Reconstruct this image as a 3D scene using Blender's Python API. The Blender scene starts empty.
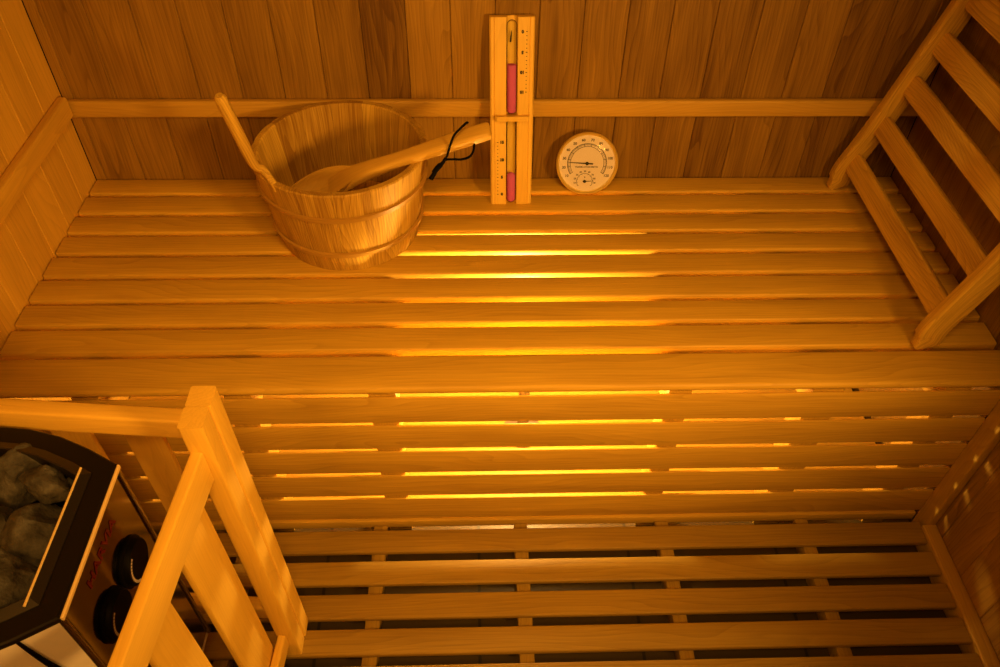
import bpy, bmesh, math, random
from mathutils import Vector, Matrix, noise
R = random.Random(7)
V = Vector
S = bpy.context.scene
COL = S.collection

# ------------------------------------------------------------------ nodes
def new_mat(name):
    m = bpy.data.materials.new(name); m.use_nodes = True
    nt = m.node_tree; nt.nodes.clear()
    out = nt.nodes.new('ShaderNodeOutputMaterial')
    return m, nt, out
def N(nt, t, **kw):
    n = nt.nodes.new(t)
    for k, v in kw.items():
        if k == 'op': n.operation = v
        elif k == 'inp':
            for i, x in v.items(): n.inputs[i].default_value = x
        else: setattr(n, k, v)
    return n
def simple(name, col, rough=.5, metal=0., spec=.5, bump=0., bscale=60., var=0.):
    m, nt, out = new_mat(name); L = nt.links.new
    b = N(nt, 'ShaderNodeBsdfPrincipled')
    b.inputs['Base Color'].default_value = (*col, 1); b.inputs['Roughness'].default_value = rough
    b.inputs['Metallic'].default_value = metal; b.inputs['Specular IOR Level'].default_value = spec
    L(b.outputs[0], out.inputs[0])
    if bump or var:
        tc = N(nt, 'ShaderNodeTexCoord'); no = N(nt, 'ShaderNodeTexNoise', inp={'Scale': bscale, 'Detail': 6})
        L(tc.outputs['Object'], no.inputs['Vector'])
        if bump:
            bp = N(nt, 'ShaderNodeBump', inp={'Strength': bump, 'Distance': .01})
            L(no.outputs['Fac'], bp.inputs['Height']); L(bp.outputs[0], b.inputs['Normal'])
        if var:
            rp = N(nt, 'ShaderNodeValToRGB')
            rp.color_ramp.elements[0].color = (*[c*(1-var) for c in col], 1); rp.color_ramp.elements[0].position = .35
            rp.color_ramp.elements[1].color = (*[min(1, c*(1+var)) for c in col], 1); rp.color_ramp.elements[1].position = .68
            L(no.outputs['Fac'], rp.inputs[0]); L(rp.outputs[0], b.inputs['Base Color'])
    return m

def wood(name, light, dark, rough=.5, ring=16., contrast=1., tone=.35, streak=.0, spec=.3, knots=0.):
    """grain runs along x of the attribute 'grain'; 'tone' shifts a whole board"""
    m, nt, out = new_mat(name); L = nt.links.new
    at = N(nt, 'ShaderNodeAttribute', attribute_name='grain')
    tn = N(nt, 'ShaderNodeAttribute', attribute_name='tone')
    oi = N(nt, 'ShaderNodeObjectInfo')
    mu = N(nt, 'ShaderNodeVectorMath', op='SCALE', inp={0: (3.1, 1.7, 2.3)}); L(oi.outputs['Random'], mu.inputs['Scale'])
    ad = N(nt, 'ShaderNodeVectorMath', op='ADD'); L(at.outputs['Vector'], ad.inputs[0]); L(mu.outputs[0], ad.inputs[1])
    # slow wander of the rings along the board
    s1 = N(nt, 'ShaderNodeVectorMath', op='MULTIPLY', inp={1: (1.6, 9, 9)}); L(ad.outputs[0], s1.inputs[0])
    n1 = N(nt, 'ShaderNodeTexNoise', inp={'Scale': 1., 'Detail': 2, 'Roughness': .5}); L(s1.outputs[0], n1.inputs['Vector'])
    sp = N(nt, 'ShaderNodeSeparateXYZ'); L(ad.outputs[0], sp.inputs[0])
    a1 = N(nt, 'ShaderNodeMath', op='MULTIPLY_ADD', inp={1: .9}); L(sp.outputs['Z'], a1.inputs[0]); L(sp.outputs['Y'], a1.inputs[2])
    a2 = N(nt, 'ShaderNodeMath', op='MULTIPLY_ADD', inp={1: .16}); L(n1.outputs['Fac'], a2.inputs[0]); L(a1.outputs[0], a2.inputs[2])
    a3 = N(nt, 'ShaderNodeMath', op='MULTIPLY', inp={1: ring*6}); L(a2.outputs[0], a3.inputs[0])
    fr = N(nt, 'ShaderNodeMath', op='FRACT'); L(a3.outputs[0], fr.inputs[0])
    rr = N(nt, 'ShaderNodeValToRGB'); e = rr.color_ramp.elements
    e[0].position = 0; e[0].color = (.25, .25, .25, 1); e[1].position = 1; e[1].color = (.05, .05, .05, 1)
    x = e.new(.72); x.color = (.62, .62, .62, 1); x = e.new(.93); x.color = (1, 1, 1, 1)
    L(fr.outputs[0], rr.inputs[0])
    # fine fibres
    s2 = N(nt, 'ShaderNodeVectorMath', op='MULTIPLY', inp={1: (7, 330, 330)}); L(ad.outputs[0], s2.inputs[0])
    n2 = N(nt, 'ShaderNodeTexNoise', inp={'Scale': 1., 'Detail': 4, 'Roughness': .6}); L(s2.outputs[0], n2.inputs['Vector'])
    # broad blotches
    s3 = N(nt, 'ShaderNodeVectorMath', op='MULTIPLY', inp={1: (3.5, 26, 26)}); L(ad.outputs[0], s3.inputs[0])
    n3 = N(nt, 'ShaderNodeTexNoise', inp={'Scale': 1., 'Detail': 3}); L(s3.outputs[0], n3.inputs['Vector'])
    m1 = N(nt, 'ShaderNodeMath', op='MULTIPLY', inp={1: .38*contrast}); L(rr.outputs[0], m1.inputs[0])
    m2 = N(nt, 'ShaderNodeMath', op='MULTIPLY_ADD', inp={1: .95*contrast}); L(n2.outputs['Fac'], m2.inputs[0]); L(m1.outputs[0], m2.inputs[2])
    m3 = N(nt, 'ShaderNodeMath', op='MULTIPLY_ADD', inp={1: 1.0*contrast}); L(n3.outputs['Fac'], m3.inputs[0]); L(m2.outputs[0], m3.inputs[2])
    m4 = N(nt, 'ShaderNodeMath', op='MULTIPLY_ADD', inp={1: tone}); L(tn.outputs['Fac'], m4.inputs[0]); L(m3.outputs[0], m4.inputs[2])
    m5 = N(nt, 'ShaderNodeMath', op='SUBTRACT', inp={1: .98*contrast}, use_clamp=True); L(m4.outputs[0], m5.inputs[0])
    mx = N(nt, 'ShaderNodeMix', data_type='RGBA'); mx.inputs['A'].default_value = (*light, 1); mx.inputs['B'].default_value = (*dark, 1)
    L(m5.outputs[0], mx.inputs['Factor'])
    colout = mx.outputs['Result']
    if streak:
        s4 = N(nt, 'ShaderNodeVectorMath', op='MULTIPLY', inp={1: (2.6, 75, 75)}); L(ad.outputs[0], s4.inputs[0])
        n4 = N(nt, 'ShaderNodeTexNoise', inp={'Scale': 1., 'Detail': 3, 'Roughness': .65}); L(s4.outputs[0], n4.inputs['Vector'])
        r4 = N(nt, 'ShaderNodeValToRGB'); r4.color_ramp.elements[0].position = .69; r4.color_ramp.elements[0].color = (1, 1, 1, 1)
        r4.color_ramp.elements[1].position = .78; r4.color_ramp.elements[1].color = (1-streak, 1-streak, 1-streak, 1)
        L(n4.outputs['Fac'], r4.inputs[0])
        mm = N(nt, 'ShaderNodeMix', data_type='RGBA', blend_type='MULTIPLY'); mm.inputs['Factor'].default_value = 1
        L(colout, mm.inputs['A']); L(r4.outputs[0], mm.inputs['B']); colout = mm.outputs['Result']
    b = N(nt, 'ShaderNodeBsdfPrincipled'); b.inputs['Roughness'].default_value = rough; b.inputs['Specular IOR Level'].default_value = spec
    L(colout, b.inputs['Base Color'])
    bp = N(nt, 'ShaderNodeBump', inp={'Strength': .12, 'Distance': .002}); L(m2.outputs[0], bp.inputs['Height']); L(bp.outputs[0], b.inputs['Normal'])
    L(b.outputs[0], out.inputs[0])
    return m

M = {}
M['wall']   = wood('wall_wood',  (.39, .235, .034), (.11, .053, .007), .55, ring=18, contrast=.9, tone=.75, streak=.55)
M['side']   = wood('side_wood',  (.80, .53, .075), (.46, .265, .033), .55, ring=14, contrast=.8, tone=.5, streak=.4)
M['rail']   = wood('rail_wood',  (.58, .38, .06), (.32, .185, .026), .5, ring=20, contrast=.8, tone=.4)
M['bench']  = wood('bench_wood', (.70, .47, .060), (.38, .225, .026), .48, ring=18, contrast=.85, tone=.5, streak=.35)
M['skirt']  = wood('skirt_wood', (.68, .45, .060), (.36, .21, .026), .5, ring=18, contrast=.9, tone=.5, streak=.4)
M['deck']   = wood('deck_wood',  (.40, .265, .038), (.20, .118, .016), .5, ring=14, contrast=.9, tone=.5, streak=.4)  # darkened to stand in for shade over the deck
M['pale']   = wood('pale_wood',  (.86, .61, .115), (.64, .42, .060), .45, ring=22, contrast=.8, tone=.3)
M['bucket'] = wood('bucket_wood',(.72, .50, .080), (.30, .165, .024), .55, ring=30, contrast=1.45, tone=.5, spec=.15)
M['hoop']   = wood('hoop_wood',  (.46, .28, .048), (.28, .155, .026), .45, ring=20, contrast=.7, tone=.3)
M['ladle']  = wood('ladle_wood', (.68, .45, .075), (.46, .28, .042), .45, ring=16, contrast=.7, tone=.3)
M['rest']   = wood('rest_wood',  (.72, .49, .070), (.32, .18, .026), .5, ring=34, contrast=1.3, tone=.3)
M['guard']  = wood('guard_wood', (.88, .60, .095), (.64, .40, .055), .45, ring=18, contrast=.8, tone=.3)
M['steel']  = simple('polished_steel', (.30, .27, .24), .10, 1.)
M['satin']  = simple('satin_steel', (.82, .78, .74), .38, 1.)
M['edge']   = simple('edge_glint', (1, .82, .40), .45, .35)  # bright gold colour carries the glint of the heater edges
M['rim']    = simple('black_enamel', (.006, .005, .004), .30, 0., .22)
M['panel']  = simple('pale_sheen', (.66, .66, .68), .45, 0., .4)  # steel panels, their reflected light put into a pale colour
M['inside'] = simple('dark_steel', (.035, .030, .022), .35, .6)
M['knob']   = simple('black_plastic', (.002, .002, .002), .55, 0., .06)
M['white']  = simple('white_print', (.55, .50, .45), .5)
M['red']    = simple('red_print', (.22, .008, .006), .5)
M['brass']  = simple('brass', (1, .82, .24), .30, .65)
M['face']   = simple('dial_paper', (.92, .81, .86), .6)
M['ink']    = simple('black_ink', (.02, .016, .012), .6)
M['sand']   = simple('pink_sand', (.66, .135, .52), .85, bump=.3, bscale=900)
M['cord']   = simple('black_cord', (.004, .004, .004), .9, 0., .05)
M['stone']  = simple('sauna_stone', (.080, .078, .070), .85, 0., .3, bump=.8, bscale=55, var=.45)
M['tile']   = None
M['lampbase'] = simple('lamp_metal', (.25, .22, .2), .5, .5)
M['plaster'] = simple('ceiling_wood', (.5, .3, .07), .6)

def glass_mat():
    m, nt, out = new_mat('clear_glass'); L = nt.links.new
    fr = N(nt, 'ShaderNodeLayerWeight', inp={'Blend': .12}); tr = N(nt, 'ShaderNodeBsdfTransparent'); gl = N(nt, 'ShaderNodeBsdfGlossy')
    tr.inputs[0].default_value = (.93, .94, .92, 1); gl.inputs['Roughness'].default_value = .07
    mx = N(nt, 'ShaderNodeMixShader'); L(fr.outputs['Fresnel'], mx.inputs[0]); L(tr.outputs[0], mx.inputs[1]); L(gl.outputs[0], mx.inputs[2]); L(mx.outputs[0], out.inputs[0])
    return m
M['glass'] = glass_mat()
def emit(name, col, st):
    m, nt, out = new_mat(name)
    e = N(nt, 'ShaderNodeEmission'); e.inputs[0].default_value = (*col, 1); e.inputs[1].default_value = st
    nt.links.new(e.outputs[0], out.inputs[0]); return m
def tile_mat():
    m, nt, out = new_mat('floor_tile'); L = nt.links.new
    tc = N(nt, 'ShaderNodeTexCoord'); br = N(nt, 'ShaderNodeTexBrick', offset=0.)
    br.inputs['Color1'].default_value = (.075, .052, .020, 1); br.inputs['Color2'].default_value = (.065, .045, .017, 1); br.inputs['Mortar'].default_value = (.02, .018, .012, 1)
    br.inputs['Scale'].default_value = 1; br.inputs['Mortar Size'].default_value = .003; br.inputs['Brick Width'].default_value = .30; br.inputs['Row Height'].default_value = .30
    L(tc.outputs['Object'], br.inputs['Vector'])
    b = N(nt, 'ShaderNodeBsdfPrincipled', inp={'Roughness': .45}); L(br.outputs[0], b.inputs['Base Color']); L(b.outputs[0], out.inputs[0]); return m
M['tile'] = tile_mat()

# ------------------------------------------------------------------ mesh builder
class MB:
    def __init__(s): s.v = []; s.f = []; s.g = []; s.t = []; s.n = 0
    def add(s, vs, fs, gs, tone=None):
        b = len(s.v); so = V((R.random()*20, R.random()*20, R.random()*20)); tn = R.random() if tone is None else tone
        s.v += [V(x) for x in vs]; s.f += [[i+b for i in f] for f in fs]; s.g += [V(x)+so for x in gs]; s.t += [tn]*len(vs)
    def sweep(s, pts, w, h, up=(0, 0, 1), r=.003, seg=3, tone=None, widths=None, ell=False, cap=True):
        """rounded-rectangle (or elliptical) section carried along pts; w sideways, h along up"""
        pts = [V(p) for p in pts]; n = len(pts); ups = up if isinstance(up, list) else [V(up)]*n
        rings = []; gs = []; L = 0
        for i, p in enumerate(pts):
            t = (pts[min(i+1, n-1)]-pts[max(i-1, 0)]).normalized()
            side = t.cross(V(ups[i])).normalized(); u = side.cross(t).normalized()
            if i: L += (p-pts[i-1]).length
            ww, hh = (widths[i] if widths else (w, h))
            prof = section(ww, hh, min(r, ww*.49, hh*.49), seg, ell)
            rings.append([p+side*a+u*b for a, b in prof]); gs += [V((L, a, b)) for a, b in prof]
        k = len(rings[0]); vs = [x for q in rings for x in q]; fs = []
        for i in range(n-1):
            for j in range(k):
                fs.append([i*k+j, i*k+(j+1) % k, (i+1)*k+(j+1) % k, (i+1)*k+j])
        if cap: fs.append(list(range(k))[::-1]); fs.append([(n-1)*k+j for j in range(k)])
        s.add(vs, fs, gs, tone); return s
    def beam(s, a, b, w, h, up=(0, 0, 1), r=.003, seg=3, tone=None): return s.sweep([a, b], w, h, up, r, seg, tone)
    def box(s, lo, hi, axis='X', r=.003, seg=2, tone=None):
        lo = V(lo); hi = V(hi); c = (lo+hi)/2; d = hi-lo
        if axis == 'X': return s.beam((lo.x, c.y, c.z), (hi.x, c.y, c.z), d.y, d.z, (0, 0, 1), r, seg, tone)
        if axis == 'Y': return s.beam((c.x, lo.y, c.z), (c.x, hi.y, c.z), d.x, d.z, (0, 0, 1), r, seg, tone)
        return s.beam((c.x, c.y, lo.z), (c.x, c.y, hi.z), d.x, d.y, (0, 1, 0), r, seg, tone)
    def lathe(s, prof, frame, n=48, tone=None, closed=False):
        """prof: list of (radius, height); frame=(origin, x, y, z)"""
        o, X, Y, Z = [V(q) for q in frame]; vs = []; gs = []; k = len(prof)
        for i in range(n):
            a = 2*math.pi*i/n
            for (r, h) in prof:
                vs.append(o+X*(r*math.cos(a))+Y*(r*math.sin(a))+Z*h); gs.append(V((h, r*math.cos(a), r*math.sin(a))))
        fs = []
        for i in range(n):
            j = (i+1) % n
            for q in range(k if closed else k-1):
                p = (q+1) % k
                fs.append([i*k+q, j*k+q, j*k+p, i*k+p])
        if not closed:
            if prof[0][0] > 1e-6: fs.append([i*k for i in range(n)][::-1])
            if prof[-1][0] > 1e-6: fs.append([i*k+k-1 for i in range(n)])
        s.add(vs, fs, gs, tone); return s
    def tube(s, pts, r, seg=8, tone=None): return s.sweep(pts, 2*r, 2*r, (0.13, .31, .94), r, seg, tone, ell=True)
    def prism(s, outline, frame, depth, tone=None):
        """2-D outline in frame x,y, extruded by depth along frame z; grain along y"""
        o, X, Y, Z = [V(q) for q in frame]; k = len(outline)
        vs = [o+X*a+Y*b for a, b in outline]+[o+X*a+Y*b+Z*depth for a, b in outline]
        gs = [V((b, a, 0)) for a, b in outline]+[V((b, a, depth)) for a, b in outline]
        fs = [[j, (j+1) % k, k+(j+1) % k, k+j] for j in range(k)]+[list(range(k))[::-1], [k+j for j in range(k)]]
        s.add(vs, fs, gs, tone); return s
    def build(s, name, mat, parent=None, sharp=32, fn=None):
        org = V((0, 0, 0)); p = parent
        while p is not None: org += V(p.location); p = p.parent
        me = bpy.data.meshes.new(name)
        vs = [fn(v) if fn else v for v in s.v]
        me.from_pydata([v-org for v in vs], [], s.f); me.update()
        bm = bmesh.new(); bm.from_mesh(me); bmesh.ops.recalc_face_normals(bm, faces=bm.faces); bm.to_mesh(me); bm.free()
        a = me.attributes.new('grain', 'FLOAT_VECTOR', 'POINT'); a.data.foreach_set('vector', [c for g in s.g for c in g])
        a = me.attributes.new('tone', 'FLOAT', 'POINT'); a.data.foreach_set('value', s.t)
        me.polygons.foreach_set('use_smooth', [True]*len(me.polygons)); me.set_sharp_from_angle(angle=math.radians(sharp))
        me.materials.append(M[mat] if isinstance(mat, str) else mat)
        o = bpy.data.objects.new(name, me); COL.objects.link(o)
        if parent: o.parent = parent
        return o
def section(w, h, r, seg, ell):
    if ell:
        n = seg*2+6; return [(w/2*math.cos(2*math.pi*i/n), h/2*math.sin(2*math.pi*i/n)) for i in range(n)]
    o = []
    for cx, cy, a0 in ((w/2-r, h/2-r, 0), (-w/2+r, h/2-r, 90), (-w/2+r, -h/2+r, 180), (w/2-r, -h/2+r, 270)):
        for i in range(seg+1):
            a = math.radians(a0+90*i/seg); o.append((cx+r*math.cos(a), cy+r*math.sin(a)))
    return o
def spline(pts, n=8):
    pts = [V(p) for p in pts]; o = []
    P = [pts[0]*2-pts[1]]+pts+[pts[-1]*2-pts[-2]]
    for i in range(1, len(P)-2):
        for k in range(n):
            t = k/n; a, b, c, d = P[i-1:i+3]
            o.append(.5*((2*b)+(c-a)*t+(2*a-5*b+4*c-d)*t*t+(3*b-a-3*c+d)*t**3))
    o.append(pts[-1]); return o
def thing(name, label, cat, loc, group=None):
    o = bpy.data.objects.new(name, None); COL.objects.link(o); o.location = loc; o.empty_display_size = .05
    return tag(o, label, cat, group)
def tag(o, label, cat=None, group=None, kind=None):
    if label: o['label'] = label
    if cat: o['category'] = cat
    if group: o['group'] = group
    if kind: o['kind'] = kind
    return o
def struct(name, mb, mat, label=None, **k):
    o = mb.build(name, mat, None, **k); o['kind'] = 'structure'
    if label: o['label'] = label
    return o
def text(mb, s, frame, size, ax='CENTER', rot=0., bold=0., z=.0004, sx=1.):
    o, X, Y, Z = [V(q) for q in frame]
    cu = bpy.data.curves.new('t', 'FONT'); cu.body = s; cu.size = size; cu.align_x = ax; cu.align_y = 'CENTER'; cu.offset = bold; cu.resolution_u = 3
    ob = bpy.data.objects.new('t', cu); COL.objects.link(ob)
    dg = bpy.context.evaluated_depsgraph_get(); me = ob.evaluated_get(dg).to_mesh()
    c, sn = math.cos(rot), math.sin(rot)
    vs = [o+X*((v.co.x*c)*sx-v.co.y*sn)+Y*(v.co.x*sn+v.co.y*c)+Z*z for v in me.vertices]
    mb.add(vs, [list(p.vertices) for p in me.polygons], vs)
    ob.evaluated_get(dg).to_mesh_clear(); bpy.data.objects.remove(ob); bpy.data.curves.remove(cu)
def flat(mb, pts, frame, z=.0004):
    o, X, Y, Z = [V(q) for q in frame]; vs = [o+X*a+Y*b+Z*z for a, b in pts]; mb.add(vs, [list(range(len(vs)))], vs)

# ------------------------------------------------------------------ room shell
XL, XR, YB, YF, ZC = -.8127, .9156, 1.4528, -.16, 1.95
ZB, ZD = .45, .05          # bench top, duckboard top
YS = .8536                 # front plane of the bench skirt
mb = MB(); mb.box((XL-.05, YF-.05, -.04), (XR+.05, YB+.05, 0), 'X', .001); struct('floor', mb, 'tile')
mb = MB(); mb.box((XL-.05, YF-.05, ZC), (XR+.05, YB+.05, ZC+.04), 'X', .001); struct('ceiling', mb, 'rail')
def planks(a0, a1, pitch, phase, place, mat, name, tones={}):
    mb = MB(); k = math.floor((a0-phase)/pitch); x = phase+k*pitch
    while x < a1:
        lo, hi = max(x, a0), min(x+pitch, a1)
        if hi-lo > .004:
            p, q, w = place(lo+.0004, hi-.0004)
            i = round((x-phase)/pitch)
            mb.sweep([p, q], *w[:2], up=w[2], r=.0012, seg=1, tone=tones.get(i, R.random()))
        x += pitch
    return struct(name, mb, mat)
T = .02
# tones of the back boards, counted from the groove at x = .620
bt = {-17: .35, -16: .25, -15: .3, -14: .35, -13: .4, -12: .3, -11: .55, -10: .9, -9: .0, -8: .12, -7: .5, -6: .55, -5: .45, -4: .6, -3: .55, -2: .75, -1: .5, 0: .45, 1: .75, 2: .8, 3: .8}
bt = {k-0: v for k, v in bt.items()}
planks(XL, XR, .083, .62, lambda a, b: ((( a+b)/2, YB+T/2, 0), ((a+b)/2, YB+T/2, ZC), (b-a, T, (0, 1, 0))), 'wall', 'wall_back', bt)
planks(YF, YB, .083, YB, lambda a, b: ((XL-T/2, (a+b)/2, 0), (XL-T/2, (a+b)/2, ZC), (T, b-a, (0, 1, 0))), 'side', 'wall_left', {-1: .1, -2: .25, -3: .05, -4: .45, -5: .3})
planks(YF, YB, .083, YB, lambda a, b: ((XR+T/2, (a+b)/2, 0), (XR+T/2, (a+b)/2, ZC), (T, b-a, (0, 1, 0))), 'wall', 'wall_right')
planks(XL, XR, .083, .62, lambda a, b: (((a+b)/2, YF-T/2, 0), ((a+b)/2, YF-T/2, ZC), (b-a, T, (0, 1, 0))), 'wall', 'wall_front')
# battens along the walls, edge boards at the right
mb = MB(); mb.box((XL+.012, YB-.015, .604), (XR-.002, YB-.0003, .640), 'X', .004, 3, .2); struct('trim_1', mb, 'rail')
mb = MB(); mb.box((XL+.0003, YF, .611), (XL+.019, YB-.021, .653), 'Y', .004, 3, .2); struct('trim_2', mb, 'side')
mb = MB(); mb.box((XR-.0165, .818, 0.0), (XR-.0003, YS+.003, ZB-.022), 'Z', .003, 3, .55); struct('trim_3', mb, 'rail')
mb = MB(); mb.box((.8872, YF, 0.0), (XR-.0003, .817, .056), 'Y', .003, 3, .45); struct('trim_4', mb, 'rail')

# ------------------------------------------------------------------ bench
bench = thing('sauna_bench', 'wide slatted wooden bench filling the space in front of the back wall', 'bench', (0, 1.15, 0))
edges = [1.4505, 1.4000, 1.3325, 1.2685, 1.2055, 1.1395, 1.0725, 1.0085, .9425]
GAP = .0120
tones = [.35, .3, .45, .5, .55, .45, .5, .45, .35]
for i in range(9):
    y1 = edges[i]-(GAP if i else .0); y0 = edges[i+1] if i < 8 else YS-.0005
    mb = MB(); h = .020 if i < 8 else .0165
    xl = XL+.0025+R.random()*.002; xr = XR-.0025
    mb.box((xl, y0, ZB-h), (xr, y1, ZB), 'X', .0035 if i < 8 else .007, 3, tones[i])
    mb.build('seat_slat' if i < 8 else 'front_board', 'bench', bench)
zs = [(.3600, .4250), (.2850, .3490), (.2102, .2742), (.1336, .1986), (.052, .1219)]
for i, (a, b) in enumerate(zs):
    mb = MB(); mb.box((XL+.004, YS, a), (.8975, YS+.0045, b), 'X', .0012, 2, [.5, .45, .5, .6, .6][i]); mb.build('skirt_slat', 'skirt', bench)
mb = MB(); mb.box((XL+.004, YS-.006, .028), (.8872, YS+.0045, .0508), 'X', .002, 2, .6); mb.build('skirt_rail', 'skirt', bench)
for a, b in ((-.669, -.625), (-.42, -.375), (-.182, -.136), (.3225, .3615), (.568, .621), (.797, .841)):
    mb = MB(); mb.box((a, YS+.0055, .0005), (b, YS+.052, .369), 'Z', .002, 2, .6); mb.build('upright', 'skirt', bench)
    mb = MB(); mb.box((a, YS+.0055, .37), (b, YB-.004, .4295), 'Y', .002, 2, .6); mb.build('joist', 'skirt', bench)
    mb = MB(); mb.box((a, YB-.036, .0005), (b, YB-.004, .369), 'Z', .002, 2, .6); mb.build('upright', 'skirt', bench)

mb = MB(); mb.box((XL+.003, .905, .0004), (.895, YB-.040, .006), 'X', .001, 1, .1); mb.build('bounce_board', 'skirt', bench)  # added board, bounces lamp light to brighten the skirt slots

# ------------------------------------------------------------------ duckboard
deck = thing('duckboard', 'slatted wooden duckboard covering the floor in front of the bench', 'duckboard', (0, .4, 0))
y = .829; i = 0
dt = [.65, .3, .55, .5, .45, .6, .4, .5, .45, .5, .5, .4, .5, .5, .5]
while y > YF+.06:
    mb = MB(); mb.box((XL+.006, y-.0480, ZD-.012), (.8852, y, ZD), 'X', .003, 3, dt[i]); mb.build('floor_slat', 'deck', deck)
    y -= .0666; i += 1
for a in (-.72, -.47, -.209, .0705, .356, .641):
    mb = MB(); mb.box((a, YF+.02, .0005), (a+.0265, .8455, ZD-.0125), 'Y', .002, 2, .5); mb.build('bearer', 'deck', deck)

# ------------------------------------------------------------------ lamp under the bench
lamp = thing('under_bench_lamp', 'small lamp glowing behind the slats under the bench', 'lamp', (.10, 1.10, 0))
mb = MB(); mb.lathe([(0, 0), (.045, 0), (.045, .012), (.012, .018), (.012, .27), (.022, .272), (.022, .29), (0, .29)], ((.10, 1.10, 0.0005), (1, 0, 0), (0, 1, 0), (0, 0, 1)), 24); [setattr(v, 'z', max(v.z, .0065)) for v in mb.v]; mb.build('lamp_stand', 'lampbase', lamp)
mb = MB(); mb.lathe([(0, .0)]+[(.032*math.sin(a*math.pi/12), .032-.032*math.cos(a*math.pi/12)) for a in range(1, 12)]+[(0, .064)], ((.10, 1.10, .291), (1, 0, 0), (0, 1, 0), (0, 0, 1)), 24)
mb.build('bulb', emit('bulb_glow', (1, .56, .16), 640), lamp)

# ------------------------------------------------------------------ bucket
BC = V((-.25, 1.283, ZB))
bucket = thing('sauna_bucket', 'round wooden stave bucket with two hoops and one long stick handle', 'bucket', BC)
def brad(z): return .137+.025*z/.19
def stave_ring(mb, n, z0, z1, th, gap=.004):
    for k in range(n):
        a0 = 2*math.pi*(k+gap)/n+.13; a1 = 2*math.pi*(k+1-gap)/n+.13; m = 5; vs = []; gs = []
        lv = [0, .33, .66, .985, 1]
        for q, t in enumerate(lv):
            z = z0+(z1-z0)*t
            for side in (0, 1):
                r = brad(z)-(th if side else 0)
                if q == 4: r += (.0025 if side else -.0025)
                if q == 0 and not side: r -= .002
                for j in range(m+1):
                    a = a0+(a1-a0)*j/m; rr = r-(.0012 if (not side and j in (0, m)) else 0)
                    vs.append(BC+V((rr*math.cos(a), rr*math.sin(a), z))); gs.append(V((z, r*(a-a0), .02*side)))
        K = m+1; fs = []
        def id(q, sd, j): return q*2*K+sd*K+j
        for q in range(4):
            for j in range(m):
                fs.append([id(q, 0, j), id(q, 0, j+1), id(q+1, 0, j+1), id(q+1, 0, j)]); fs.append([id(q, 1, j+1), id(q, 1, j), id(q+1, 1, j), id(q+1, 1, j+1)])
            for j in (0, m): fs.append([id(q, 0, j), id(q+1, 0, j), id(q+1, 1, j), id(q, 1, j)])
        for j in range(m):
            fs.append([id(0, 0, j+1), id(0, 0, j), id(0, 1, j), id(0, 1, j+1)]); fs.append([id(4, 0, j), id(4, 0, j+1), id(4, 1, j+1), id(4, 1, j)])
        mb.add(vs, fs, gs)
mb = MB(); stave_ring(mb, 15, .0005, .19, .015); mb.build('staves', 'bucket', bucket)
mb = MB()
for k in range(5):
    x0 = -.122+.049*k; 
    pts = []
    for t in range(9): 
        x = x0+.0485*t/8; pts.append((x, math.sqrt(max(.1205**2-x*x, 1e-4))))
    ol = pts+[(x, -yy) for x, yy in pts[::-1]]
    mb.prism(ol, (BC+V((0, 0, .018)), (1, 0, 0), (0, 1, 0), (0, 0, 1)), .012)
mb.build('bucket_floor', 'bucket', bucket)
for z0, hh in ((.128, .011), (.040, .011)):
    pr = [(brad(z0)+.0002, z0), (brad(z0)+.005, z0+.001), (brad(z0+hh)+.005, z0+hh-.001), (brad(z0+hh)+.0002, z0+hh)]
    mb = MB(); mb.lathe(pr, (BC, (1, 0, 0), (0, 1, 0), (0, 0, 1)), 64, closed=True)
    # grain round the hoop
    mb.g = [V((math.atan2(v.y-BC.y, v.x-BC.x)*.15, v.z, 0)) for v in mb.v]
    mb.build('hoop', 'hoop', bucket)
# the handle: one stave runs on upward as a stick
ha = math.radians(219); rad = V((math.cos(ha), math.sin(ha), 0)); tang = V((-rad.y, rad.x, 0))
def hp(z, off=0): return BC+rad*(brad(min(z, .19))-.0085+off)+V((0, 0, z))
tipv = V((-.4005, 1.150, .813))
b1 = hp(.176); b2 = hp(.185); b3 = hp(.19, .003)+V((0, 0, .014))
neck = V((-.3815, 1.178, .668))
path = spline([b1, b2, b3, neck, neck.lerp(tipv, .4), neck.lerp(tipv, .8), tipv], 5)
nP = len(path); wd = []
for i, p in enumerate(path):
    z = p.z-ZB
    w = .080 if z < .186 else max(.0205, .080-(z-.186)*2.7)
    d = .012 if z < .2 else min(.0195, .014+(z-.2)*.1)
    if i > nP-2: w = d = .013
    wd.append((w, d))
mb = MB(); mb.sweep(path, 0, 0, up=rad, r=.009, seg=5, widths=wd, tone=.15); mb.build('handle', 'bucket', bucket, sharp=50)
mb = MB(); q = hp(.197)-tang*.020+rad*.009; mb.lathe([(0, 0), (.0035, 0), (.003, .0012), (0, .0013)], (q, tang, (0, 0, 1), rad), 12); mb.build('hole_mark', 'ink', bucket)  # black disc in place of the dark hole in the handle

# ------------------------------------------------------------------ ladle with cord
ladle = thing('sauna_ladle', 'wooden ladle lying in the bucket with its handle over the rim', 'ladle', (-.25, 1.235, .50))
A = V((-.360, 1.2325, .557)); B = V((-.205, 1.235, .612)); E = V((.0265, 1.235, .6985))
d = (E-B).normalized(); up = V((-.32, -.30, .90)); up = (up-d*up.dot(d)).normalized(); sd = d.cross(up).normalized()
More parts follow.
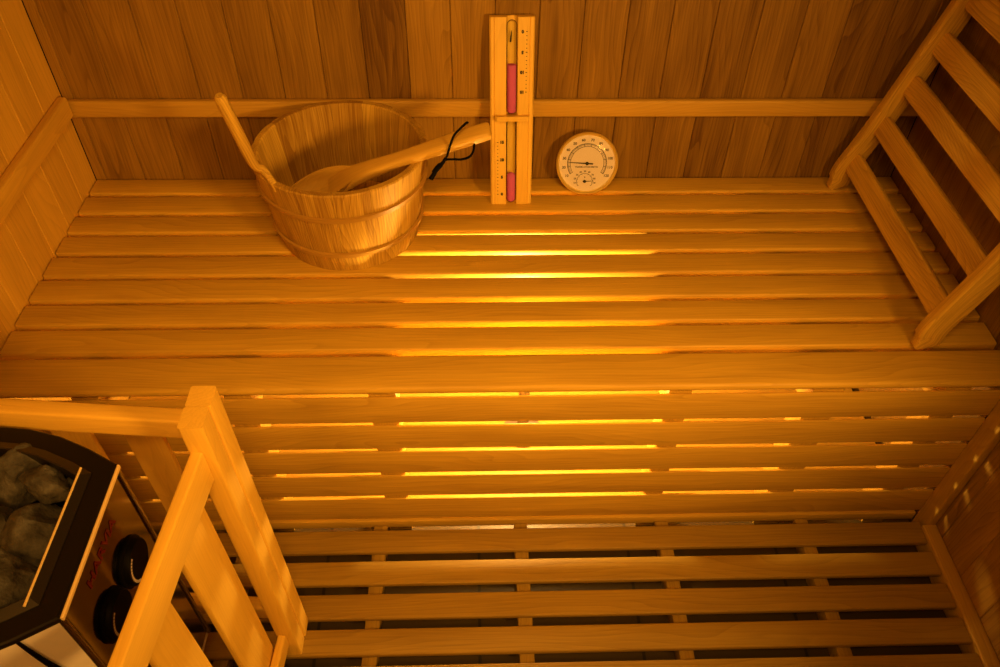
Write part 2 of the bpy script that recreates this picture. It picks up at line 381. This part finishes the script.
# bowl: an open shell, pointed at the tip, blending into the handle
def bowl():
    mb = MB(); n = 17; k = 12; L = .155; vs = []; gs = []; fs = []
    def half(t): return .0055+.030*math.sin(math.pi*min(1, t*.95+.02))**.75
    def top(t): return -.012*math.sin(math.pi*t)
    for sh in (0, 1):
        for i in range(n):
            t = i/(n-1); c = A+d*(L*t)+up*(.006*t); w = half(t)*(1 if sh == 0 else .86)
            dep = (.030*math.sin(math.pi*min(1, t*.93+.05))**.8+.004)*(1 if sh == 0 else .80)
            for j in range(k+1):
                a = math.pi*j/k
                vs.append(c+sd*(w*math.cos(a))-up*(dep*math.sin(a))); gs.append(V((L*t, w*math.cos(a), -dep*math.sin(a))))
    K = k+1
    def id(sh, i, j): return sh*n*K+i*K+j
    for sh in (0, 1):
        for i in range(n-1):
            for j in range(k): fs.append([id(sh, i, j), id(sh, i, j+1), id(sh, i+1, j+1), id(sh, i+1, j)])
    for i in range(n-1):
        for j in (0, k): fs.append([id(0, i, j), id(0, i+1, j), id(1, i+1, j), id(1, i, j)])
    for i in (0, n-1):
        for j in range(k): fs.append([id(0, i, j), id(0, i, j+1), id(1, i, j+1), id(1, i, j)])
    mb.add(vs, fs, gs, .3); return mb
bowl().build('bowl', 'ladle', ladle, sharp=45)
mb = MB()
hs = [A+d*.088-up*.017, A+d*.115-up*.010, A+d*.145-up*.003, A+d*.185, A+d*.22, A+d*.26, A+d*.33, A+d*.375, E-d*.004, E]
mb.sweep(hs, 0, 0, up=up, r=.006, seg=3, tone=.2, widths=[(.046, .006), (.050, .011), (.044, .017), (.034, .020), (.029, .020), (.028, .020), (.031, .020), (.033, .020), (.032, .019), (.028, .014)])
mb.build('handle', 'ladle', ladle, sharp=45)
mb = MB()
f = lambda x, z, y=1.2115: V((x, y, z))
mb.tube(spline([f(-.013, .7155, 1.232), f(-.016, .7200, 1.222), f(-.027, .7135, 1.213), f(-.036, .7035), f(-.0432, .6855), f(-.050, .662), f(-.054, .654)], 6), .0021)
mb.tube(spline([f(-.054, .654), f(-.040, .6545), f(-.0226, .6545), f(-.010, .6600), f(-.0035, .670, 1.213), f(-.002, .682, 1.22), f(-.003, .690, 1.228)], 6), .0021)
mb.tube(spline([f(-.053, .656), f(-.060, .644), f(-.0708, .6319), f(-.082, .614)], 5), .0030)
mb.tube(spline([f(-.055, .652), f(-.066, .640), f(-.0715, .626), f(-.079, .612)], 5), .0023)
mb.tube(spline([f(-.062, .643), f(-.068, .636), f(-.0745, .627)], 5), .0048)
mb.build('cord', 'cord', ladle)['label'] = 'black hanging cord'

# ------------------------------------------------------------------ sand timer
timer = thing('sand_timer', 'tall pale wooden sand timer with pink sand leaning against the back wall', 'sand timer', (.0735, 1.36, ZB))
tb = V((.0735, 1.3535, ZB+.0005)); tu = V((-.0036, .0765, .3680)).normalized(); tx = V((1, 0, 0)); tx = (tx-tu*tx.dot(tu)).normalized(); tz = tx.cross(tu).normalized()
TL, W2 = .372, .042
prof = [(-W2, -.021), (-W2, -.003), (-W2+.003, 0), (-.0340, 0), (-.0333, -.002), (-.0326, -.0004), (-.0113, -.0004)]
prof += [(.0108*math.cos(a), -.001-.0125*math.sin(a)) for a in [math.pi-math.pi*i/10 for i in range(11)]]
prof += [(.0113, -.0004), (.0322, -.0004), (.0330, -.002), (.0340, -.0008), (.0395, -.0018), (W2, -.005), (W2, -.021)]
mb = MB(); k = len(prof); vs = []; gs = []
for s in (0, .002, TL-.002, TL):
    e = .0012 if s in (0, TL) else 0
    for a, b in prof:
        p = tb+tx*a*(1-e*12)+tu*s+tz*(b-e*(1 if b > -.02 else -1)); 
        if s < .01: p.z = max(p.z, ZB+.0004)
        vs.append(p); gs.append(V((s, a, b)))
fs = [[q*k+j, q*k+(j+1) % k, (q+1)*k+(j+1) % k, (q+1)*k+j] for q in range(3) for j in range(k)]+[list(range(k))[::-1], [3*k+j for j in range(k)]]
mb.add(vs, fs, gs, .1); mb.build('body', 'pale', timer)
def tf(a, s, b=0): return tb+tx*a+tu*s+tz*b
mb = MB(); mb.prism([(-.033, -.0005), (.034, -.0005), (.034, .009), (.030, .0125), (-.029, .0125), (-.033, .009)], (tf(0, .181), tx, tz, tu), .0095, .45)
mb.g = [V((v.x, v.y, v.z)) for v in mb.v]; mb.build('shelf', 'pale', timer)
def tube_part(s0, s1, dome0, dome1, r, mat, name, c=-.0025):
    pr = [(0, s0)] if dome0 else [(0, s0), (r*.93, s0)]
    if dome0: pr += [(r*math.sin(a), s0+dome0*(1-math.cos(a))) for a in [math.pi/2*i/6 for i in range(1, 7)]]
    else: pr += [(r, s0+.0007)]
    if dome1: pr += [(r*math.cos(a), s1-dome1*(1-math.sin(a))) for a in [math.pi/2*i/6 for i in range(0, 6)]]+[(0, s1)]
    else: pr += [(r, s1-.0007), (r*.93, s1), (0, s1)]
    mb = MB(); mb.lathe(pr, (tf(-.0005, 0, c), tx, tz, tu), 28); return mb.build(name, mat, timer, sharp=60)
tube_part(.1925, .367, .006, .009, .0098, 'glass', 'glass_tube')
tube_part(.0055, .179, .009, .006, .0098, 'glass', 'glass_tube')
tube_part(.1936, .286, .004, 0, .0090, 'sand', 'sand')['label'] = 'full upper column of pink sand'
tube_part(.0068, .0705, .007, .010, .0090, 'sand', 'sand')['label'] = 'short lower heap of pink sand'
mb = MB(); mb.sweep([tf(-.003, .327, -.004), tf(-.002, .338, -.004), tf(-.001, .3475, -.004)], .0026, .0026, tz, .001, 3, widths=[(.0034, .002), (.003, .002), (.001, .001)]); mb.build('dark_streak', 'ink', timer)  # small dark streak inside the upper tube
mk = MB()
for k_, s in enumerate((.3464, .3091, .2722, .2346)):
    text(mk, str(5*k_), (tf(.0195, s), tx, tu, tz), .0078, rot=math.pi, bold=.0006, z=.0001)
for q in range(16):
    s = .3464-(.3464-.2346)*q/15; l = .0030 if q % 5 == 0 else .0020
    flat(mk, [(-l/2, -.0007), (l/2, -.0007), (l/2, .0007), (-l/2, .0007)], (tf(.0272, s), tx, tu, tz), .0001)
mk.build('minute_scale', 'ink', timer)['label'] = 'upside down printed minutes 0 5 10 15'
mk = MB()
for k_, s in enumerate((.0235, .0608, .098, .1345)):
    text(mk, str(5*k_), (tf(-.0190, s), tx, tu, tz), .0080, bold=.0006, z=.0001)
for q in range(16):
    s = .0235+(.1345-.0235)*q/15; l = .0030 if q % 5 == 0 else .0020
    flat(mk, [(-l/2, -.0007), (l/2, -.0007), (l/2, .0007), (-l/2, .0007)], (tf(-.0275, s), tx, tu, tz), .0001)
mk.build('minute_scale', 'ink', timer)['label'] = 'upright printed minutes 0 5 10 15'

# ------------------------------------------------------------------ thermometer and hygrometer dial
dial = thing('dial_thermometer', 'round gold rimmed thermometer and hygrometer dial beside the sand timer', 'thermometer', (.2325, 1.40, ZB))
du = V((-.006, .045, .116)).normalized(); dx = V((1, 0, 0)); dx = (dx-du*dx.dot(du)).normalized(); dz = dx.cross(du).normalized(); DR = .0645
roll = math.radians(-3); du, dx = (du*math.cos(roll)-dx*math.sin(roll)), (dx*math.cos(roll)+du*math.sin(roll))
dc = V((.2320, 1.3800, ZB+.0063))+du*DR
fr = (dc, dx, du, dz)
mb = MB(); mb.lathe([(0, -.0165), (DR-.004, -.0165), (DR-.002, -.012), (DR, -.006), (DR+.0004, -.001), (DR-.0006, .0018), (DR-.0025, .0030), (DR-.0044, .0020), (DR-.0058, -.0010), (DR-.0062, -.005), (0, -.005)], fr, 72); mb.build('case', 'brass', dial, sharp=50)
mb = MB(); mb.lathe([(0, -.0048), (DR-.0064, -.0048), (DR-.0064, -.0042), (0, -.0042)], fr, 64); mb.build('face', 'face', dial)
zF = -.0040
mk = MB()
def pol(r, a): return (r*math.sin(a), r*math.cos(a))
C0 = (0.0, 0.0); nT = 12; a_of = lambda v: math.radians(-122+(v-10)*244/110)
for j in range(111):
    hw = .016 if j % 10 == 0 else .009; a0 = a_of(10+j)-hw; a1 = a_of(10+j)+hw; 
    r0, r1 = (.0345, .0415) if j % 10 == 0 else ((.0365, .0405) if j % 2 == 0 else (.0385, .0405))
    flat(mk, [pol(r0, a0), pol(r0, a1), pol(r1, a1), pol(r1, a0)], fr, zF)
for r in (.0345, .0405):
    for j in range(60):
        a0 = a_of(10+110*j/60); a1 = a_of(10+110*(j+1)/60); flat(mk, [pol(r, a0), pol(r, a1), pol(r+.0010, a1), pol(r+.0010, a0)], fr, zF)
for v in range(10, 121, 10):
    x, y = pol(.0488, a_of(v)); text(mk, str(v), (dc+dx*x+du*y, dx, du, dz), .0076, z=zF, bold=.00022)
text(mk, 'THERMO-HYGROMETER', (dc+dx*-.001+du*-.0075, dx, du, dz), .0044, z=zF, bold=.00012)
hc = dc+dx*-.0035-du*.0375
a_h = lambda v: math.radians(-125+v*2.5)
for j in range(0, 101, 2):
    a = a_h(j); r0, r1 = (.0145, .0175) if j % 10 == 0 else (.0158, .0175)
    flat(mk, [pol(r0, a-.025), pol(r0, a+.025), pol(r1, a+.025), pol(r1, a-.025)], (hc, dx, du, dz), zF)
for v in range(0, 101, 10):
    if v in (0, 100): continue
    x, y = pol(.0212, a_h(v)); text(mk, str(v), (hc+dx*x+du*y, dx, du, dz), .0050, z=zF, bold=.00015)
text(mk, '%', (hc+du*.0085, dx, du, dz), .0044, z=zF, bold=.00012)
mk.build('scale_print', 'ink', dial)
mb = MB(); na = math.radians(-86.5)
flat(mb, [pol(.0395, na), pol(.0125, na+math.pi-.08), pol(.0125, na+math.pi+.08)], fr, zF+.001)
n1, n2 = pol(.012, na+math.pi-.09), pol(.012, na+math.pi+.09)
mb2 = MB(); ndir = (dx*math.sin(na)+du*math.cos(na))
mb2.sweep([dc-ndir*.0125+dz*(zF+.0012), dc+dz*(zF+.0012), dc+ndir*.039+dz*(zF+.0012)], 0, 0, dz, .0003, 2, widths=[(.0032, .0005), (.0030, .0005), (.0014, .0005)])
mb2.lathe([(0, zF), (.0036, zF), (.0036, zF+.002), (0, zF+.0024)], fr, 20); mb2.build('needle', 'ink', dial)
na = math.radians(87); ndir = (dx*math.sin(na)+du*math.cos(na)); mb2 = MB()
mb2.sweep([hc-ndir*.004+dz*(zF+.0012), hc+dz*(zF+.0012), hc+ndir*.019+dz*(zF+.0012)], 0, 0, dz, .0003, 2, widths=[(.0022, .0005), (.0018, .0005), (.0010, .0005)])
mb2.lathe([(0, zF), (.0031, zF), (.0031, zF+.002), (0, zF+.0024)], (hc, dx, du, dz), 20); mb2.build('needle', 'ink', dial)
mb = MB(); mb.lathe([(DR-.006, -.0005), (DR*.75, .0016), (DR*.45, .0030), (DR*.2, .0037), (0, .0039)][::-1], fr, 48); mb.build('glass_cover', 'glass', dial, sharp=80)

# ------------------------------------------------------------------ slatted backrest on the right
rest = thing('slatted_backrest', 'slatted wooden backrest leaning on the right wall above the bench', 'backrest', (.80, 1.17, ZB))
pf = [(.757, .4515), (.759, .500), (.7815, .565), (.803, .632), (.832, .735), (.8655, .855), (.889, .94)]
def xprof(z):
    for (x0, z0), (x1, z1) in zip(pf, pf[1:]):
        if z <= z1: return x0+(x1-x0)*(z-z0)/(z1-z0)
    return pf[-1][0]
for y0, y1 in ((1.400, 1.421), (.928, .950)):
    mb = MB(); c = []
    sp = spline([V((x, 0, z)) for x, z in pf], 5); n = len(sp); wd = []
    ups = []
    for i, p in enumerate(sp):
        t = (sp[min(i+1, n-1)]-sp[max(i-1, 0)]).normalized(); nrm = V((t.z, 0, -t.x))
        D = .046
        if i == 0: D = .012
        if i == 1: D = .026
        if p.z > .84: D = .046-(p.z-.84)*.26
        sh = D/2
        q = p+nrm*sh; q.y = (y0+y1)/2; c.append(q); wd.append((y1-y0, D)); ups.append(-nrm)
    c[0].z = ZB+.0012
    mb.sweep(c, 0, 0, up=ups, r=.004, seg=3, widths=wd, tone=.3)
    for v in mb.v: v.z = max(v.z, ZB+.0005); v.x = min(v.x, XR-.0006)
    mb.build('side_rail', 'rest', rest, sharp=40)
for z0, z1 in ((.500, .5335), (.588, .6205), (.6755, .7085), (.759, .794), (.845, .880)):
    p0 = V((xprof(z0)+.019, 0, z0)); z1 += .009; p1 = V((xprof(z1)+.019, 0, z1)); t = (p1-p0).normalized(); nrm = V((t.z, 0, -t.x)); m_ = (p0+p1)/2+nrm*.006
    w = (p1-p0).length; mb = MB(); a = m_.copy(); b = m_.copy(); a.y = .9505; b.y = 1.3995
    pts = [a]+[a.lerp(b, q) for q in (.2, .5, .8)]+[b-V((0, .010, 0)), b-V((0, .003, 0)), b]
    mb.sweep(pts, 0, 0, up=-nrm, r=.0035, seg=3, widths=[(w, .012)]*5+[(w*.97, .012), (w*.86, .012)], tone=.25); mb.build('slat', 'rest', rest, sharp=40)

# ------------------------------------------------------------------ heater guard
guard = thing('heater_guard', 'wooden slatted guard fence around the sauna heater', 'guard', (-.34, .62, ZD))
def lean(v): return V((v.x-.017*(v.z-ZD), v.y, v.z))
ga = math.radians(-4.2); piv = V((-.345, .59, 0))
def rot(v):
    e = v-piv; c, s = math.cos(ga), math.sin(ga); return lean(piv+V((e.x*c-e.y*s, e.x*s+e.y*c, e.z)))
zt = .698
mb = MB(); mb.box((-.3415, .617, ZD+.0006), (-.3105, .650, zt), 'Z', .003, 3, .35); mb.build('corner_post', 'guard', guard, fn=lean)['label'] = 'rear half of the corner post'
mb = MB(); mb.box((-.3425, .584, ZD+.0006), (-.3125, .6165, zt), 'Z', .003, 3, .15); mb.build('corner_post', 'guard', guard, fn=lean)['label'] = 'front half of the corner post with end grain on top'
# rail along the bench side, and rail towards the viewer
def gx(v): return v
L1 = V((-1, math.tan(math.radians(5.0)), 0)).normalized(); s0 = V((-.3425, .637, 0))
xw = (XL+.002+.3425)/L1.x
def r1(t, z, off=0): return lean(s0+L1*t+V((0, off, z)))
mb = MB(); mb.beam(r1(.001, .638), r1(xw*.992, .638), .024, .036, (0, 0, 1), .004, 3, .35); mb.build('top_rail', 'guard', guard)
mb = MB(); mb.beam(r1(.001, .118), r1(xw*.992, .118), .024, .036, (0, 0, 1), .004, 3, .35); mb.build('bottom_rail', 'guard', guard)
s0b = s0
for a, b in ((.071, .121), (.171, .221), (.271, .321), (.371, .421)):
    p = s0+L1*((a+b)/2)+V((0, .017, 0)); q = p.copy(); p.z = .101; q.z = .622
    mb = MB(); mb.beam(lean(p), lean(q), b-a, .009, (0, 1, 0), .002, 2, .4); mb.build('slat', 'guard', guard)
L2 = V((-math.tan(math.radians(4.3)), -1, 0)).normalized(); s2 = V((-.3325, .5835, 0))
def r2(t, z, off=0): return lean(s2+L2*t+V((off, 0, z)))
mb = MB(); mb.beam(r2(0, .622), r2(.66, .622),   .0155, .060, (0, 0, 1), .003, 3, .1); mb.build('top_rail', 'guard', guard)
mb = MB(); mb.beam(r2(0, .112), r2(.66, .112), .0135, .040, (0, 0, 1), .003, 3, .1); mb.build('bottom_rail', 'guard', guard)
for a, b in ((.016, .104), (.145, .215), (.250, .320), (.355, .425), (.46, .53)):
    p = r2((a+b)/2, .092, -.0115); q = r2((a+b)/2, .600, -.0115)
    mb = MB(); mb.beam(p, q, .009, b-a, V((0, 1, 0)), .002, 2, .15); mb.build('slat', 'guard', guard)
mb = MB(); q = s2+L2*.675; mb.box((q.x-.016, q.y-.016, ZD+.0006), (q.x+.016, q.y+.014, zt), 'Z', .003, 3, .2); mb.build('end_post', 'guard', guard, fn=lean)

# ------------------------------------------------------------------ heater
HZ = .632; HY = .4843
heater = thing('sauna_heater', 'dark electric sauna heater full of stones behind the wooden guard', 'heater', (-.62, HY, 0))
half = [(-.4445, .0985), (-.4858, .1225), (-.5284, .1425), (-.5698, .1545), (-.6075, .1590), (-.68, .1600), (XL+.012, .1600)]
outer = [(x, HY+h) for x, h in half[::-1]]+[(x, HY-h) for x, h in half]
def inset(pts, d_):
    o = []; n = len(pts)
    for i in range(n):
        a, b, c = V((*pts[i-1], 0)), V((*pts[i], 0)), V((*pts[(i+1) % n], 0))
        e1 = (b-a).normalized(); e2 = (c-b).normalized(); n1 = V((e1.y, -e1.x, 0)); n2 = V((e2.y, -e2.x, 0)); m_ = (n1+n2); m_ = m_/max(m_.length_squared/2, .3)
        o.append((b.x+m_.x*d_, b.y+m_.y*d_))
    return o
inner = inset(outer, .0255)
def band(o1, z1, o2, z2, mb):
    k = len(o1); vs = [V((*p, z1)) for p in o1]+[V((*p, z2)) for p in o2]; mb.add(vs, [[j, (j+1) % k, k+(j+1) % k, k+j] for j in range(k)], vs)
mb = MB(); out2 = inset(outer, .002); in2 = inset(outer, .0275)
for (a, za), (b, zb) in zip([(outer, HZ-.009), (outer, HZ-.002), (out2, HZ), (inner, HZ), (in2, HZ-.004), (in2, HZ-.05)], [(outer, HZ-.002), (out2, HZ), (inner, HZ), (in2, HZ-.004), (in2, HZ-.05), (in2, HZ-.05)][:5]):
    band(a, za, b, zb, mb)
bm_in = inset(outer, .006); band(bm_in, HZ-.009, outer, HZ-.009, mb)
mb.build('top_rim', 'rim', heater, sharp=20)['label'] = 'black enamelled top rim'
mb = MB(); lip1 = inset(outer, .0250); lip2 = inset(outer, .0365); lip3 = inset(outer, .038)
for a, za, b, zb in ((lip1, HZ-.004, lip1, HZ+.0015), (lip1, HZ+.0015, lip2, HZ+.007), (lip2, HZ+.007, lip3, HZ+.006), (lip3, HZ+.006, lip3, HZ-.014)): band(a, za, b, zb, mb)
mb.build('stone_lip', 'inside', heater, sharp=20)
mb = MB(); mb.beam((-.4815, HY-.088, HZ+.0066), (-.4815, HY+.088, HZ+.0066), .0028, .0028, (0, 0, 1), .0012, 3); mb.build('lip_glint', 'edge', heater)['label'] = 'glint on the inner lip built as a bright strip'  # highlight along the lip, modelled as a bright strip
# polished strip along the edge of the rim facing the room, glint put into its colour
mb = MB(); mb.beam((-.4425, HY-.0975, HZ-.0045), (-.4425, HY+.0975, HZ-.0045), .0036, .0070, (0, 0, 1), .0017, 4); mb.build('edge_strip', 'edge', heater)['label'] = 'polished strip on the rim edge, glint in its colour'
mb = MB(); body = inset(outer, .003); band(body, .16, body, HZ-.0085, mb); k = len(body); vs = [V((*p, .16)) for p in body]; mb.add(vs, [list(range(k))], vs); mb.build('body', 'panel', heater, sharp=20)['label'] = 'pale body panels'
mb = MB(); vs = [V((*p, HZ-.092)) for p in in2]; mb.add(vs, [list(range(len(in2)))], vs); band(in2, HZ-.092, in2, HZ-.045, mb); mb.build('stone_basket', 'inside', heater)
# mirror-polished panel with the controls
PX = -.4458
mb = MB(); mb.box((PX-.002, HY-.091, .175), (PX, HY+.091, HZ-.0095), 'Z', .0006, 1); pn = mb.build('control_panel', 'steel', heater); pn['label'] = 'mirror polished control panel'
for y_ in (HY-.0945, HY+.0945):
    mb = MB(); mb.box((PX-.004, y_-.0035, .165), (PX+.003, y_+.0035, HZ-.0095), 'Z', .0015, 3); mb.build('corner_strip', 'steel', heater)
for y_, z_ in ((.5165, .511), (.4465, .511)):
    mb = MB(); fk = (V((PX+.0002, y_, z_)), V((0, 1, 0)), V((0, 0, 1)), V((1, 0, 0)))
    mb.lathe([(0, 0), (.0340, 0), (.0340, .003), (.0315, .0042), (.0310, .0045), (.0300, .0095), (.0285, .0110), (0, .0112)], fk, 40); kb = mb.build('control_knob', 'knob', heater, sharp=35)
    kb['label'] = 'black round control knob'
    mk = MB(); n = 26
    for j in range(13):
        a = math.radians(112+j*9.5); a2 = a+math.radians(7.4)
        pts = [(.0225*math.cos(a), .0225*math.sin(a)), (.0225*math.cos(a2), .0225*math.sin(a2)), (.0262*math.cos(a2), .0262*math.sin(a2)), (.0262*math.cos(a), .0262*math.sin(a))]
        flat(mk, pts, fk, .0116)
    o = mk.build('knob_scale', 'white', kb)
mk = MB(); text(mk, 'HARVIA', (V((PX, HY+.002, .590)), V((0, 1, 0)), V((0, 0, 1)), V((1, 0, 0))), .0205, bold=.0007, z=.0006, sx=1.25); mk.build('logo', 'red', heater)['label'] = 'red maker lettering'
# dark curved strip on the front panel
mb = MB(); pts = []
for t in range(9):
    u = t/8; x = -.508+.018*u; pts.append((x, u))
def front_y(x):
    for (x0, h0), (x1, h1) in zip(half, half[1:]):
        if x1 <= x <= x0: return HY-(h0+(h1-h0)*(x-x0)/(x1-x0))+.0026
    return HY-.16
c = [V((-.4830+.026*(t/10)**1.0-.004*math.sin(math.pi*t/10), 0, HZ-.010-.17*(t/10))) for t in range(11)]
for p in c: p.y = front_y(p.x)-.0012
mb.sweep(c, .006, .0016, (0.3, -1, 0), .0007, 2, widths=[(.004+.005*min(1, t/5), .0018) for t in range(11)]); mb.build('panel_strip', 'knob', heater)['label'] = 'black curved strip on the pale front'

# ------------------------------------------------------------------ stones
def rock(c, sz, seed, name, label, rz=0):
    bm = bmesh.new(); bmesh.ops.create_icosphere(bm, subdivisions=4, radius=1)
    off = V((seed*7.3, seed*3.1, seed*5.7)); rr = random.Random(seed)
    cuts = []
    for _ in range(9):
        nn = V((rr.uniform(-1, 1), rr.uniform(-1, 1), rr.uniform(-.6, 1))).normalized(); cuts.append((nn, rr.uniform(.55, .85)))
    for v in bm.verts:
        p = v.co.copy()
        for nn, dd in cuts:
            q = p.dot(nn)
            if q > dd: p -= nn*(q-dd)*.85
        p *= 1+.16*noise.noise(v.co*1.6+off)+.06*noise.noise(v.co*4+off)+.03*noise.noise(v.co*9+off)
        v.co = Matrix.Rotation(rz, 3, 'Z') @ V((p.x*sz[0], p.y*sz[1], p.z*sz[2]))
    me = bpy.data.meshes.new(name); bm.to_mesh(me); bm.free(); me.materials.append(M['stone'])
    me.polygons.foreach_set('use_smooth', [True]*len(me.polygons)); me.set_sharp_from_angle(angle=math.radians(28))
    o = bpy.data.objects.new(name, me); COL.objects.link(o); o.location = c
    return tag(o, label, 'stone', 'stones heaped in the sauna heater')
rock((-.583, .588, .602), (.048, .040, .042), 1, 'sauna_stone', 'large rounded grey stone at the back of the heater', .5)
rock((-.585, .528, .592), (.040, .028, .036), 2, 'sauna_stone', 'small grey stone between the large back stone and the broad front stone')
rock((-.527, .592, .588), (.038, .024, .028), 3, 'sauna_stone', 'dark low stone deep in the back corner of the heater', -.4)
rock((-.526, .560, .622), (.036, .024, .020), 4, 'sauna_stone', 'flat grey stone resting behind the biggest stone beside the rim', -.3)
rock((-.522, .507, .591), (.046, .044, .044), 5, 'sauna_stone', 'biggest blocky stone in the middle of the heater against the rim', .3)
rock((-.540, .440, .598), (.056, .048, .046), 6, 'sauna_stone', 'broad rounded stone at the front of the heater', .2)
rock((-.655, .470, .595), (.046, .044, .036), 8, 'sauna_stone', 'stone at the wall side of the heater', .2)
rock((-.690, .565, .595), (.048, .042, .036), 9, 'sauna_stone', 'stone in the far wall corner of the heater', .8)
rock((-.680, .395, .595), (.045, .036, .036), 10, 'sauna_stone', 'stone in the near wall corner of the heater', 1.2)

# ------------------------------------------------------------------ light
def light(name, loc, energy, col, rad):
    l = bpy.data.lights.new(name, 'POINT'); l.energy = energy; l.color = col; l.shadow_soft_size = rad
    o = bpy.data.objects.new(name, l); COL.objects.link(o); o.location = loc; return o
LC = (1, .44, .07)
def spot(name, loc, aim, energy, col, rad, ang, blend):
    l = bpy.data.lights.new(name, 'SPOT'); l.energy = energy; l.color = col; l.shadow_soft_size = rad; l.spot_size = math.radians(ang); l.spot_blend = blend
    o = bpy.data.objects.new(name, l); COL.objects.link(o); o.location = loc; o.rotation_euler = (V(aim)-V(loc)).to_track_quat('-Z', 'Y').to_euler(); return o
spot('wall_spotlight', (.74, -.08, 1.08), (-.32, 1.2, .62), 70.0, LC, .12, 100, 1.0)
light('wall_light', (-.52, -.05, 1.08), 6.0, LC, .09)
spot('ceiling_fill', (.0, -.02, 1.85), (.02, 1.08, .46), 55.0, LC, .16, 74, 1.0)  # added fill from above, no fixture there
w = bpy.data.worlds.new('w'); S.world = w; w.use_nodes = True; w.node_tree.nodes['Background'].inputs[0].default_value = (0, 0, 0, 1)

# ------------------------------------------------------------------ camera
cam = bpy.data.cameras.new('camera'); cam.sensor_width = 36; cam.lens = 796.81*36/1000; cam.clip_start = .02
co = bpy.data.objects.new('camera', cam); COL.objects.link(co); co.location = (0, 0, 1.45)
pi_, ya, ro = .7961, .0413, .0202
F = V((math.sin(ya)*math.cos(pi_), math.cos(ya)*math.cos(pi_), -math.sin(pi_))); r0 = V((math.cos(ya), -math.sin(ya), 0)); u0 = r0.cross(F)
rx = r0*math.cos(ro)+u0*math.sin(ro); ux = -r0*math.sin(ro)+u0*math.cos(ro)
co.rotation_euler = Matrix((rx, ux, -F)).transposed().to_euler()
S.camera = co
S.view_settings.view_transform = 'Standard'; S.view_settings.look = 'None'; S.view_settings.gamma = 1; S.view_settings.exposure = 0
S.view_settings.use_curve_mapping = False
try: S.cycles.max_bounces = 10; S.cycles.diffuse_bounces = 6; S.cycles.sample_clamp_indirect = 6; S.cycles.use_denoising = True
except Exception: pass
